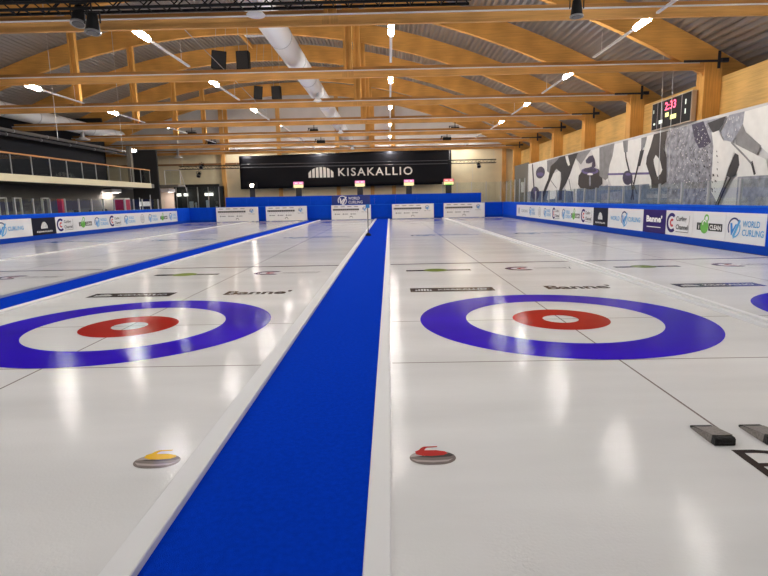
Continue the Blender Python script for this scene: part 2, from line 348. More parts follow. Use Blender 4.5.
# ------------------------------------------------------------------ ice sheets
CEN = {'R1': 2.21, 'R2': 6.86, 'L1': -3.46, 'L2': -9.35, 'L3': -14.1}
EDGE = {'R1': (-.02, 4.42), 'R2': (4.66, 9.45), 'L1': (-5.86, -1.26), 'L2': (-11.68, -6.98), 'L3': (-16.85, -11.82)}
LBL = {'R1': 'ice sheet just right of the central blue carpet, with a red stone printed on it',
       'R2': 'rightmost ice sheet, along the boards with large sponsor banners',
       'L1': 'ice sheet just left of the central blue carpet, with a yellow stone printed on it',
       'L2': 'ice sheet beyond the diagonal blue carpet on the left',
       'L3': 'leftmost ice sheet, along the left boards below the balcony'}
YT = 6.95
Y0, Y1 = -1.2, 46.1
for k, cx in CEN.items():
    x0, x1 = EDGE[k]
    root = MB().box(x0-cx, x1-cx, Y0, Y1, -.06, 0).build('ice_sheet', ice_w, None, (cx, 0, 0))
    tag(root, LBL[k], 'ice sheet', 'painted curling ice sheets')
    e0, e1 = x0-cx, x1-cx
    def PR(yo, lift=.0006, flip=False):
        if flip: return Print((0, yo, .0012), (-1, 0, 0), (0, -1, 0), (0, 0, 1), lift)
        return Print((0, yo, .0012), (1, 0, 0), (0, 1, 0), (0, 0, 1), lift)
    for yt in (YT, YT+34.75):
        P = PR(yt); P.m(PAINT['blue'], 2).arc(0, 0, 1.22, 1.83, 0, 360, 96); P.build('blue_ring', root)
        P = PR(yt); P.m(PAINT['red'], 2).arc(0, 0, .225, .61, 0, 360, 64); P.build('red_ring', root)
        P = PR(yt); P.m(PAINT['line']).rect(e0+.02, -.009, e1-.02, .009); P.build('tee_line', root)
        s = 1 if yt == YT else -1
        P = PR(yt-1.83*s); P.m(PAINT['line']).rect(e0+.02, -.009, e1-.02, .009); P.build('back_line', root)
        P = PR(yt+6.4*s); P.m(PAINT['hog']).rect(e0+.02, -.05, e1-.02, .05); P.build('hog_line', root)
    P = PR(0); P.m(PAINT['line']).rect(-.009, 3.34, .009, 5.1).rect(-.009, 5.1, .009, 45.3)
    P.build('centre_line', root)
    # dark bar with arches and letters, lettering, sponsor logos between house and hog line
    for far in (False, True):
        P = PR(9.43 if not far else 2*(YT+17.375)-9.43, flip=far)
        P.m(PAINT['black']).rect(-1.87, -.20, -.40, .20)
        if k == 'R2': P.m(PAINT['deep']).rect(-.95, -.20, -.40, .20)
        P.m(PAINT['white'])
        for i in range(6): P.rect(-1.78+.05*i, -.10, -1.745+.05*i, -.02+.12*math.sin(math.pi*(i+.7)/6.4))
        P.text('KISAKALLIO', -1.38, -.06, w=.86, h=.13, bold=.02)
        P.build('sponsor_bar', root)
        P = PR(9.43 if not far else 2*(YT+17.375)-9.43, flip=far)
        P.m(PAINT['text']).text("Banne'", .52, -.16, w=1.16, h=.40, bold=.035); P.build('ice_lettering', root)
        yy = 12.08 if not far else 2*(YT+17.375)-12.08
        P = PR(yy, flip=far); P.m(PAINT['black']).rect(-1.86, -.12, -1.35, .10).rect(-.98, -.12, -.42, .10)
        P.m(PAINT['green']).disc(-1.2, .02, .27, .26); P.m(PAINT['white']).text('CLEAN', -.93, -.08, w=.46, h=.13)
        P.build('ice_logo', root)
        P = PR(yy, flip=far); P.m(PAINT['purple']).arc(.72, .05, .20, .32, 50, 310, sq=1.1); P.m(PAINT['red']).arc(.76, .05, .05, .13, 50, 310)
        P.m(PAINT['grey']).text('Curling Channel', 1.02, -.02, w=.72, h=.16, bold=.02).line([(1.0, -.12), (1.78, -.12), (1.84, .2)], .02)
        P.build('ice_logo', root)
    P = PR(24.2)
    lg_world(P, -.75, 0, 1.1, True, PAINT['cyan'], PAINT['cyan'], PAINT['grey']); P.build('ice_logo', root)
    # lettering near the hack line
    if k == 'R1': P = PR(2.79); P.m(PAINT['text']).text("Banne'", -.11, 0, w=1.75, h=.42, bold=-.008); P.build('ice_lettering', root)
    # printed curling stone seen from its side
    if k in ('R1', 'L1'):
        P = Print((-1.97 if k == 'R1' else 1.985, 3.14, .0012), (1, 0, 0), (0, 1, 0), (0, 0, 1), .0004)
        hc = PAINT['handle_red'] if k == 'R1' else PAINT['handle_yellow']
        P.m(PAINT['stone']).poly([(.143*math.copysign(abs(math.cos(t))**.8, math.cos(t)), .092*math.sin(t)) for t in [2*math.pi*i/40 for i in range(40)]])
        P.m(PAINT['stone_light']).poly([(-.135, -.012), (-.10, -.05), (0, -.062), (.09, -.05), (.125, -.012), (.09, -.028), (0, -.036), (-.09, -.026)])
        P.m(PAINT['stone_dark'], P.L).poly([(-.10, .010), (0, .0), (.11, .012), (.136, .035), (.11, .060), (.09, .045), (0, .022), (-.06, .028)])
        P.m(PAINT['stone_light'], P.L).poly([(-.138, .01), (-.09, .022), (-.04, .020), (-.08, .042), (-.11, .062), (-.135, .035)])
        P.m(hc).poly([(-.10, .045), (-.06, .026), (0, .022), (.07, .032), (.098, .055), (.085, .082), (.03, .100), (-.045, .100), (-.04, .118), (-.028, .134), (.04, .142), (.04, .156), (-.045, .152), (-.065, .135), (-.08, .105), (-.105, .085)])
        so = P.build('stone_picture', root)
        so['label'] = 'flat printed curling stone with %s handle' % ('red' if k == 'R1' else 'yellow')

# carpets and dividers
def strip(name, label, cat, x0, x1, z1, m_, grp, bev=.006, y0=-1.2, y1=46.1, z0=-.06):
    cx = (x0+x1)/2
    o = MB().bbox(x0-cx, x1-cx, y0, y1, z0, z1, bev).build(name, m_, None, (cx, 0, 0)); return tag(o, label, cat, grp)
strip('carpet', 'bright blue walkway carpet running down the middle', 'carpet', -1.118, -.142, .004, carpet_m, None)
strip('carpet', 'narrow blue walkway carpet running diagonally on the left', 'carpet', -6.875, -5.992, .004, carpet_m, None)
strip('foam_divider', 'white foam rail on the left edge of the central blue carpet', 'foam divider', -1.26, -1.118, .042, foam_m, 'white foam rails between the sheets')
strip('foam_divider', 'thin white foam rail on the right edge of the central blue carpet', 'foam divider', -.142, -.02, .022, foam_m, 'white foam rails between the sheets')
strip('foam_divider', 'white foam rail on the near edge of the left blue carpet', 'foam divider', -5.992, -5.86, .035, foam_m, 'white foam rails between the sheets')
strip('foam_divider', 'grey foam rail on the far edge of the left blue carpet', 'foam divider', -6.98, -6.875, .05, foamg_m, 'white foam rails between the sheets')
strip('foam_divider', 'left one of the paired white rails between the two right sheets', 'foam divider', 4.42, 4.50, .045, foam_m, 'white foam rails between the sheets')
strip('foam_divider', 'right one of the paired white rails between the two right sheets', 'foam divider', 4.58, 4.66, .045, foam_m, 'white foam rails between the sheets')
strip('divider_mat', 'pale grey strip lying between the paired white rails on the right', 'mat', 4.50, 4.58, .010, mat('strip_grey', (.55, .58, .57), .6), None)
strip('foam_divider', 'white rail between the two leftmost ice sheets', 'foam divider', -11.82, -11.68, .03, foam_m, 'white foam rails between the sheets')

# hacks
def hack(x, label):
    t = thing('curling_hack', label, 'hack', (x, 3.392, 0.002), 'black rubber hacks'); t.scale.y = .86
    m = MB()
    prof = [(-.165, 0), (-.165, .040), (-.155, .050), (-.09, .050), (.15, .020), (.165, .012), (.165, 0)]
    for sx in (-1, 1):
        pass
    n = len(prof); vs = [(sx*.066*(1 if i not in (2, 3) else .97), a, b) for sx in (-1, 1) for i, (a, b) in enumerate(prof)]
    fs = [tuple(reversed(range(n))), tuple(range(n, 2*n))] + [(i, (i+1) % n, n+(i+1) % n, n+i) for i in range(n)]
    m.add(vs, fs); m.build('rubber_base', rubber, t)
    m = MB()  # worn grey foot plate with shallow cup
    vs = []
    for j in range(7):
        y = -.125+j*.0445
        for i in range(7):
            u = -1+i/3; z = .0545-(j*.04)/.24*.032+.003*u*u
            vs.append((u*(.064), y, z if j < 6 else .014))
    m.add(vs, [(j*7+i, j*7+i+1, j*7+8+i, j*7+7+i) for j in range(6) for i in range(6)], True)
    for sx, c in ((-1, 0), (1, 6)):   # skirts running down to the ice
        sk = [(sx*.070, -.125+j*.0445, .001) for j in range(7)]
        o_ = [vs[j*7+c] for j in range(7)]; m.add(o_+sk, [(j, j+1, 8+j, 7+j) for j in range(6)])
    m.build('foot_plate', rubberg, t)
    m = MB(); m.cyl((-.045, -.150, .026), (.045, -.150, .026), .024, 12).build('heel_roll', rubber, t)
hack(2.10, 'left one of the two black rubber hacks, right foreground')
hack(2.43, 'right one of the two black rubber hacks, cut by the photo edge')

# marker pole on the central carpet
t = thing('marker_pole', 'thin dark pole with a small head standing on the far central carpet', 'pole', (-.985, 24.6, .005))
MB().lathe((0, 0, 0), [(0, 0), (.13, 0), (.13, .03), (.08, .09), (.04, .13), (0, .13)]).build('base', black, t)
MB().cyl((0, 0, .12), (0, 0, 1.36), .024, 8).build('pole', MT.get('dark_pipe') or mat('dark_pipe', (.08, .08, .09), .4), t)
m = MB(); m.bbox(-.09, .09, -.03, .03, 1.24, 1.40, .01); m.build('head', pr_blue, t)

# ------------------------------------------------------------------ rink boards, banners, glass
def boards(name, label, x, y0, y1, side):
    t = thing(name, label, 'rink board', (x, 0, 0), 'blue foam rink boards')
    m = MB(); s = side
    a, b = sorted((0, .16*s)); m.bbox(a, b, y0, y1, 0, 1.20, .02); m.build('board', blue_m, t)
    a, b = sorted((-.004*s, .20*s)); MB().bbox(a, b, y0, y1, 1.19, 1.25, .015).build('cap_rail', mat('blue_cap', (.002, .10, .62), .6, spec=.1), t)
    a, b = sorted((-.004*s, 0)); MB().bbox(a, b, y0, y1, .0, .22, .012).build('kick_strip', mat('blue_kick', (.002, .05, .42), .6, spec=.1), t)
    return t
boards('rink_board', 'long blue padded board along the right side of the ice', 9.55, -1.2, 46.2, 1)
boards('rink_board', 'long blue padded board along the left side of the ice', -16.95, -1.2, 46.2, -1)
t = thing('rink_board', 'blue padded board across the far end behind the white scoreboards', 'rink board', (0, 46.2, 0), 'blue foam rink boards')
MB().bbox(-16.94, 9.54, 0.005, .16, 0, 1.20, .02).build('board', blue_m, t)
MB().bbox(-16.94, 9.54, .001, .2, 1.19, 1.25, .015).build('cap_rail', MT['blue_cap'], t)
MB().bbox(-16.94, 9.54, -.004, 0.005, 0, .2, .01).build('kick_strip', MT['blue_kick'], t)
t = thing('blue_screen', 'tall blue backdrop wall raised above the far boards', 'backdrop', (0, 46.55, 0))
m = MB()
for i in range(12):
    a = -13.95+i*1.81; m.bbox(a, a+1.805, 0, .08, 0, 2.05, .008)
m.build('screen_panel', blue_m, t)
P = Print((-3.2, -.003, 1.62), (1, 0, 0), (0, 0, 1), (0, -1, 0), .003)
P.m(mat('screen_navy', (.006, .03, .22), .5)).rect(-1.7, -.42, 1.55, .40); lg_world(P, -.8, 0, .78, True, pr_white, pr_white, pr_white); P.build('screen_logo', t)

# banners: (kind, edges along the wall in photo pixels)
WX = 9.545
def ybR(px): return at(px, 225, 0, WX).y
def ybL(px): return at(px, 225, 0, -16.945).y
def banner(side, a, b, kind, label, wide=False):
    f = ybR if side > 0 else ybL; y0, y1 = sorted((f(a), f(b))); X = WX if side > 0 else -16.945
    L = y1-y0-.01; yc = (y0+y1)/2; zc, H = .64, .82
    t = thing('sponsor_banner', label, 'banner', (X, yc, 0), 'sponsor banners on the boards')
    # reading direction: right wall reads towards the camera, left wall away from it
    U = (0, -1, 0) if side > 0 else (0, 1, 0); N = (-1, 0, 0) if side > 0 else (1, 0, 0)
    m = MB(); q = sorted((0, -.012*side)); m.box(q[0], q[1], -L/2, L/2, zc-H/2, zc+H/2)
    m.build('banner_sheet', bannerw if kind not in ('kisa', 'banne') else (navy if kind == 'kisa' else purple), t)
    P = Print((-.013*side, 0, zc), U, (0, 0, 1), N, .0015)
    if kind == 'world': lg_world(P, -L*.27, 0, .56)
    elif kind == 'wide': lg_world(P, 0, 0, .62, split=True)
    elif kind == 'channel': lg_channel(P, -L*.27, 0, .66)
    elif kind == 'clean': lg_clean(P, -L*.08, .04, min(.62, L*.42))
    elif kind == 'kisa': lg_kisa(P, 0, 0, H-.01, L-.02)
    elif kind == 'banne': lg_banne(P, 0, 0, H-.01, L-.02)
    elif kind == 'emblem': lg_emblem(P, 0, 0, .6)
    elif kind == 'grey': P.m(pr_grey).disc(-L*.28, 0, .18, .24).text('CURLING', -L*.08, -.1, w=L*.5, h=.2, bold=.02)
    P.build('banner_logo', t)
B = lambda s: s
for a, b, kd, lb in [
    (516.5, 528.5, 'grey', 'white banner with grey print at the far end of the right boards'),
    (528.5, 536, 'world', 'white banner with blue ring logo, next to the farthest on the right boards'),
    (536, 543, 'emblem', 'white banner with a round grey emblem on the right boards'),
    (543, 551.5, 'world', 'white banner with blue ring logo, just nearer than the round grey emblem on the right'),
    (551.5, 561.5, 'channel', 'farther white banner with dark C logo on the right boards'),
    (561.5, 569.5, 'world', 'white ring-logo banner between the dark C and the green ball, far right boards'),
    (569.5, 580.5, 'clean', 'farther white banner with green ball logo on the right boards'),
    (580.5, 593.2, 'channel', 'white banner with dark C logo beside the black arches banner, right boards'),
    (593.2, 607.8, 'kisa', 'black banner with white arches on the right boards'),
    (607.8, 643.2, 'wide', 'white banner with WORLD and CURLING split around the ring logo'),
    (643.2, 666, 'banne', 'purple banner with large white Banne lettering'),
    (666, 693, 'channel', 'large white banner with purple C logo beside the purple banner'),
    (693, 726, 'clean', 'large white banner with green ball and black CLEAN bar'),
    (726, 767, 'world', 'nearest white WORLD CURLING banner at the right edge of the photo'),
    ]: banner(1, a, b, kd, lb)
for a, b, kd, lb in [
    (-36, 31.5, 'wide', 'nearest white CURLING banner at the left edge of the photo'),
    (31.5, 55.5, 'kisa', 'black banner with white arches on the left boards'),
    (55.5, 76, 'channel', 'white banner with dark C logo beside the black arches banner, left boards'),
    (76, 93.5, 'clean', 'nearer white banner with green ball logo on the left boards'),
    (93.5, 109, 'world', 'white banner with blue ring logo between the green ball and dark C, left boards'),
    (109, 123, 'channel', 'farther white banner with dark C logo on the left boards'),
    (123, 137.5, 'world', 'white banner with blue ring logo just before the round emblem on the left'),
    (137.5, 148, 'emblem', 'white banner with a round grey emblem on the left boards'),
    (148, 159, 'world', 'white banner with blue ring logo just past the round emblem on the left'),
    (159, 169, 'clean', 'farther white banner with green ball logo on the left boards'),
    (169, 177.8, 'world', 'last white banner with blue ring logo at the far end of the left boards')]: banner(-1, a, b, kd, lb)

def glass_wall(label, x, y0, y1, step, side, tall_from):
    t = thing('glass_barrier', label, 'glass barrier', (x, 0, 0), 'clear glass above the boards')
    y = y0
    while y < y1:
        zt = 1.97 if y < tall_from else 2.95
        MB().box(-.008, .008, y+.03, min(y+step, y1)-.03, 1.25, zt-.02).build('glass_pane', glass, t)
        MB().bbox(-.035, .035, y-.03, y+.03, 1.25, zt, .006).build('post', steel, t)
        y += step
glass_wall('row of clear glass panes on top of the right boards', 9.66, 10.7, 46.0, 1.51, 1, 38.5)
glass_wall('row of clear glass panes on top of the left boards', -17.06, 20.9, 41.5, 1.29, -1, 99)
# glass behind the far right boards
t = thing('glass_barrier', 'tall clear glass panes behind the far right corner boards', 'glass barrier', (0, 47.55, .1), 'clear glass above the boards')
for i in range(5):
    x = 4.6+i*1.25
    MB().box(x+.03, x+1.22, -.008, .008, 0, 2.85).build('glass_pane', glass, t); MB().bbox(x-.03, x+.03, -.03, .03, 0, 2.9, .006).build('post', steel, t)

# ------------------------------------------------------------------ far end: scoreboards, timers, cloth banner, truss
for x0, x1, lb in [(-14.55, -11.02, 'leftmost white scoreboard standing before the far blue boards'), (-10.37, -6.92, 'second white scoreboard from the left at the far end'),
                   (-4.87, -1.57, 'middle white scoreboard below the WORLD CURLING sign'), (.21, 3.69, 'white scoreboard just right of the central carpet end'), (4.52, 7.93, 'rightmost white scoreboard at the far end')]:
    w_ = x1-x0; cx = (x0+x1)/2
    t = thing('scoreboard', lb, 'scoreboard', (cx, 45.75, 0.005), 'white curling scoreboards at the far end')
    MB().bbox(-w_/2, w_/2, -.03, .03, .03, 1.22, .01).build('panel', pr_white, t)
    for s in (-1, 1):
        MB().box(s*w_*.4-.03, s*w_*.4+.03, -.16, .30, 0, .03).build('foot', steel, t)
    P = Print((0, -.031, .62), (1, 0, 0), (0, 0, 1), (0, -1, 0), .002)
    P.m(pr_black).rect(-w_*.46, .16, w_*.20, .30)
    P.m(pr_cream)
    for i in range(12): P.rect(-w_*.44+i*w_*.053, .19, -w_*.44+i*w_*.053+w_*.012, .25)
    P.m(pr_grey)
    for i in range(4): P.rect(-w_*.43+i*.17*w_, .44, -w_*.33+i*.17*w_, .50)
    for i in range(12): P.rect(-w_*.43+i*w_*.053, .03, -w_*.42+i*w_*.053, .08)
    for i in range(3): P.disc(-w_*.40+i*.2*w_, -.14, .06).rect(-w_*.37+i*.2*w_, -.17, -w_*.28+i*.2*w_, -.11)
    P.m(pr_black, P.L).line([(-.14, -.44), (-.08, -.33), (.05, -.33), (.12, -.44)], .035)
    P.build('score_print', t)
    P = Print((w_*.34, -.031, .90), (1, 0, 0), (0, 0, 1), (0, -1, 0), .002); lg_world(P, 0, 0, .34, False); P.m(pr_grey).text('WORLD CURLING', 0, -.30, w=.52, h=.09, center=True); P.build('score_logo', t)

pinkm = emis('led_pink', (1.0, .20, .50), .65); yelm = emis('led_cream', (.95, .80, .35), .55); grnm = emis('led_green', (.25, .65, .08), .5)
for i, (x, lb) in enumerate([(-7.77, 'pink and cream lit timer box, leftmost of the four lit ones'), (-2.5, 'lit timer box just right of the arches on the cloth banner'),
        (1.69, 'lit timer box below the last letter of the cloth banner'), (5.08, 'red lit timer box at the right end of the cloth banner')]):
    t = thing('shot_timer', lb, 'timer', (x, 47.1, .1), 'lit timer boxes above the far backdrop')
    MB().bbox(-.45, .45, 0, .18, 2.62, 3.18, .02).build('case', black, t)
    top = pinkm if i < 3 else emis('led_red', (1, .12, .15), .7)
    P = Print((0, -.003, 2.9), (1, 0, 0), (0, 0, 1), (0, -1, 0), .003)
    P.m(top).rect(-.42, .04, .42, .26); P.m(yelm).rect(-.42, -.24, .42, .03)
    if i == 3: P.m(grnm).rect(-.3, -.24, .3, -.14)
    P.m(pr_white).rect(-.3, .10, -.05, .2).rect(.08, .10, .3, .2); P.build('display', t)
    MB().box(-.25, .25, .04, .14, 0, 2.62).build('stand', pr_black, t)
t = thing('floodlight', 'dark box with a small white lamp below the left part of the cloth banner', 'lamp', (-11.76, 47.1, .1))
MB().bbox(-.42, .42, 0, .18, 2.66, 3.2, .02).build('case', black, t); MB().box(-.13, .13, -.012, 0, 2.83, 3.03).build('lamp_face', lamp_w, t); MB().box(-.22, .22, .04, .14, 0, 2.66).build('stand', pr_black, t)

t = thing('cloth_banner', 'large black cloth banner reading KISAKALLIO on the far wall', 'banner', (0, 51.9, 0))
m = MB(); nx, nz = 60, 10; vs = []
for j in range(nz+1):
    for i in range(nx+1):
        u, v = i/nx, j/nz; x = -14.0+19.85*u; z = (2.85+.12*u)+v*(3.02+.22*u)
        vs.append((x, .06*math.sin(9*u*3+2*v)*(1-v)*.8+.05*math.sin(31*u+4*v)*.5-.12*math.exp(-((u-.02)**2)/.004), z))
m.add(vs, [(j*(nx+1)+i, j*(nx+1)+i+1, (j+1)*(nx+1)+i+1, (j+1)*(nx+1)+i) for j in range(nz) for i in range(nx)], True)
cl = m.build('cloth', mat('black_cloth', (.006, .0065, .010), .6, spec=.15, bump=.3, bscale=3), t)
MB().box(-14.0, 5.85, .12, .18, 5.86, 5.92).build('top_rail', black, t)
for x in (-13, -8.5, -4, .5, 5): MB().box(x-.04, x+.04, .18, .74, 5.86, 5.92).build('wall_bracket', black, t)
md = cl.modifiers.new('s', 'SOLIDIFY'); md.thickness = .01
P = Print((0, -.16, 0), (1, 0, 0), (0, 0, 1), (0, -1, 0), .003); P.m(pr_cream)
for i in range(7):
    r = 1.22; a = -r+i*2*r/7+.03; b = a+2*r/7-.10
    P.poly([(-6.35+a, 3.78), (-6.35+b, 3.78), (-6.35+b, 3.78+.95*math.sqrt(max(.1, 1-(b/r)**2*.85))+.02), (-6.35+a, 3.78+.95*math.sqrt(max(.1, 1-(a/r)**2*.85))+.02)])
P.build('cloth_logo', t)
P = Print((0, -.16, 0), (1, 0, 0), (0, 0, 1), (0, -1, 0), .003); P.m(pr_cream)
P.text('KISAKALLIO', -4.75, 3.88, w=6.95, h=.74, bold=.012, sp=1.22); P.build('cloth_lettering', t)

# black lighting trusses
def box_truss(t, x0, x1, w_=.3, r=.028, step=.35):
    m = MB()
    for dy in (0, w_):
        for dz in (0, w_): m.cyl((x0, dy, dz), (x1, dy, dz), r, 6)
    m.build('chord', black, t)
    m = MB(); x = x0; k = 0
    while x < x1-.01:
        xe = min(x+step, x1); z0, z1 = (0, w_) if k % 2 == 0 else (w_, 0)
        m.cyl((x, 0, z0), (xe, 0, z1), r*.5, 4).cyl((x, w_, z1), (xe, w_, z0), r*.5, 4).cyl((x, 0, 0), (x, w_, 0), r*.5, 4); x = xe; k += 1
    m.build('lacing', black, t)
t = thing('lighting_truss', 'black lighting truss crossing the top left of the photo', 'lighting truss', (0, 13.0, 5.98)); box_truss(t, -14.5, 1.9, .30, .035)
MB().cyl((-14.5, -.18, .08), (1.9, -.18, .08), .03, 6).build('cable', black, t)
for x in (-12, -6, 0): MB().cyl((x, .15, .3), (x, .15, ARC(x)+.95-5.98), .012, 5).build('hanger_rod', steel, t)
t = thing('lighting_truss', 'slim black truss crossing the far end left of the cloth banner', 'lighting truss', (0, 50.7, 4.72)); box_truss(t, -19.3, -13.6, .28, .03)
for x in (-19, -14): MB().cyl((x, .14, .28), (x, .14, ARC(x)+.95-4.72), .012, 5).build('hanger_rod', steel, t)
t = thing('lighting_truss', 'short black truss on the far wall right of the cloth banner', 'lighting truss', (0, 51.2, 4.80)); box_truss(t, 5.4, 9.9, .30, .032)
for x in (5.6, 9.7): MB().cyl((x, .14, .3), (x, .14, ARC(x)+.95-4.80), .012, 5).build('hanger_rod', steel, t)
t = thing('steel_pipe', 'thin dark pipe crossing in front of the black cloth banner', 'pipe', (0, 50.85, 4.78)); MB().cyl((-13.6, 0, 0), (5.4, 0, 0), .035, 6).build('tube', mat('dark_pipe', (.08, .08, .09), .4), t)
MB().cyl((-13.6, 0, .28), (5.4, 0, .28), .03, 6).build('tube', MT['dark_pipe'], t)

def spot(x, y, z, label, s=1.0, up=.2, tilt=.6, grp='black stage spotlights', barn=False):
    t = thing('stage_spotlight', label, 'spotlight', (x, y, z), grp)
    d = Vector((0, -math.sin(tilt), -math.cos(tilt)))
    a = Vector((0, 0, 0))-d*.16*s; b = d*.16*s
    MB().cyl(a, b, .085*s, 16, .13*s).build('housing', black, t)
    MB().cyl(b-d*.02, b+d*.012*s, .14*s, 16).build('rim', mat('spot_rim', (.25, .25, .26), .3, .6), t)
    MB().cyl(b+d*.010, b+d*.018*s, .105*s, 16).build('lens', mat('lens', (.03, .03, .04), .08), t)
    m = MB(); m.box(-.15*s, -.135*s, -.02, .02, 0, .2*s).box(.135*s, .15*s, -.02, .02, 0, .2*s).box(-.15*s, .15*s, -.02, .02, .19*s, .21*s)
    m.cyl((0, 0, .2*s), (0, 0, .2*s+up), .02, 6); m.build('yoke', black, t)
spot(-7.0, 13.1, 5.86, 'black spotlight hanging from the top truss, left of the pair', 1.25, .05, .3)
spot(-6.60, 12.9, 5.62, 'lower black spotlight of the pair hanging from the top truss', 1.25, .22, .15)
spot(4.36, 13.3, 5.82, 'black spotlight hanging alone near the top, right of centre', 1.1, .6, .05)
spot(-17.2, 50.75, 4.98, 'black spotlight on the far left truss', 1.4, .1, 1.0); spot(-17.45, 50.6, 4.22, 'black spotlight hung under the far left truss', 1.4, .1, .8)
spot(8.3, 51.25, 4.62, 'black spotlight under the short truss right of the cloth banner', 1.4, .1, .8)
def projector(px, py, D, label):
    p = at(px, py, 1, D)
    t = thing('floodlight', label, 'floodlight', p, 'black floodlights hung near the far ties')
    MB().bbox(-.32, .32, -.15, .15, -.16, .06, .02).build('case', black, t)
    m = MB(); m.box(-.48, .30, -.03, .03, .12, .17).cyl((0, 0, .05), (0, 0, .62), .03, 6).cyl((-.4, 0, .14), (-.5, 0, -.12), .03, 5); m.build('bracket', black, t)
for a in [(192, 133, 43.5, 'upper left black floodlight among the far ties'), (212, 142, 43.5, 'black floodlight low beside the upper left one'), (314, 130, 43.5, 'upper black floodlight near the white duct end'),
          (321, 141, 43.5, 'lower black floodlight above the white arches sign'), (455, 128, 43.5, 'upper black floodlight right of the cloth banner'), (447, 138, 43.5, 'lower black floodlight above the banner right end')]: projector(*a)

# ------------------------------------------------------------------ roof trusses
ORD = ['nearest', 'second', 'third', 'fourth', 'fifth', 'sixth', 'seventh and farthest']
def arch_mb(x0, x1, th=.24, dp=1.05, n=44):
    m = MB(); xs = [x0+(x1-x0)*i/n for i in range(n+1)]
    vs = []
    for x in xs: vs += [(x, 0, ARC(x)), (x, th, ARC(x)), (x, th, ARC(x)+dp), (x, 0, ARC(x)+dp)]
    fs = [(0, 1, 2, 3), (4*n, 4*n+3, 4*n+2, 4*n+1)]
    for i in range(n):
        for j in range(4): a, b = 4*i+j, 4*i+(j+1) % 4; fs.append((a, a+4, b+4, b))
    return m.add(vs, fs)
ZT = 5.98
t0 = None
for k, D in enumerate(TD):
    lb = '%s glued-timber roof truss counted from the camera' % ORD[k]
    if t0 is None:
        t = t0 = thing('roof_truss', lb, 'roof truss', (0, D, 0), 'arched timber roof trusses')
        arch_mb(XL, 14.4).build('arch', wx, t)
        m = MB(); m.bbox(XL+.1, 11.45, -.02, .09, ZT, ZT+.27, .008)
        m.build('tie_beam', wtie, t)
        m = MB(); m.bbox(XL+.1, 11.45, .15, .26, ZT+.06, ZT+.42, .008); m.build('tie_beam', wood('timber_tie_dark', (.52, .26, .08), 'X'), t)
        MB().cyl((XL+.3, -.045, ZT+.245), (11.2, -.045, ZT+.245), .022, 6).build('conduit', whitep, t)
        for hx in (-14.75, -1.43):
            m = MB()
            for dx in (-.15, .07): m.box(hx+dx, hx+dx+.10, .0, .24, ZT+.2, ARC(hx)+.3)
            m.box(hx-.05, hx+.07, .09, .15, ZT+.2, ARC(hx)+.3)
            m.build('hanger', wz, t)
            MB().box(hx-.2, hx+.22, -.03, -.018, ZT+.02, ZT+.24).build('joint_plate', wood('timber_plate', (.66, .35, .11), 'Z'), t)
        m = MB(); m.bbox(11.38, 12.0, -.10, .42, .12, 6.25, .012); m.build('column', wz, t)
        m = MB(); m.bbox(XL, XL+.6, -.10, .42, .12, 6.25, .012); m.build('column', wz, t)
        m = MB(); m.add([(11.38, y, z) for y in (-.02, .24) for z in (0,)] , []) 
        m = MB(); pr = [(11.40, ZT-.28), (11.40, ZT+.02), (11.02, ZT+.02), (11.10, ZT-.03), (11.28, ZT-.10)]
        n = len(pr); m.add([(a, y, b) for y in (-.02, .10) for a, b in pr], [tuple(range(n)), tuple(reversed(range(n, 2*n)))]+[(i, n+i, n+(i+1) % n, (i+1) % n) for i in range(n)]); m.build('haunch', wtie, t)
        m = MB(); m.box(10.6, 12.0, -.115, -.10, 6.22, 6.30).box(11.80, 11.90, -.125, -.105, 6.0, 6.6).box(11.9, 12.15, -.2, -.1, 6.2, 6.34); m.build('steel_bracket', mat('dark_steel', (.05, .05, .06), .5, .5), t)
    else:
        t = copy_tree(t0); t.location.y = D; t['label'] = lb

# short timber braces and hatch near the ridge
for i, (x, y0, y1, lb) in enumerate([(-9.1, 32.85, 38.6, 'left timber brace between arches near the ridge'), (-7.2, 32.85, 38.6, 'right timber brace between arches near the ridge')]):
    tag(MB().box(-.07, .07, 0, y1-y0, 0, .22).build('roof_brace', wy, None, (x, y0, 11.85)), lb, 'timber brace', 'timber braces near the ridge')
t = thing('roof_hatch', 'small grey framed roof hatch between the two ridge braces', 'hatch', (-8.1, 35.4, 11.86))
m = MB(); m.box(-.75, .75, -.7, -.6, 0, .2).box(-.75, .75, .6, .7, 0, .2).box(-.75, -.65, -.6, .6, 0, .2).box(.65, .75, -.6, .6, 0, .2); m.build('frame', whitep, t)
MB().box(-.65, .65, -.6, .6, .1, .14).build('lid', pr_grey, t)

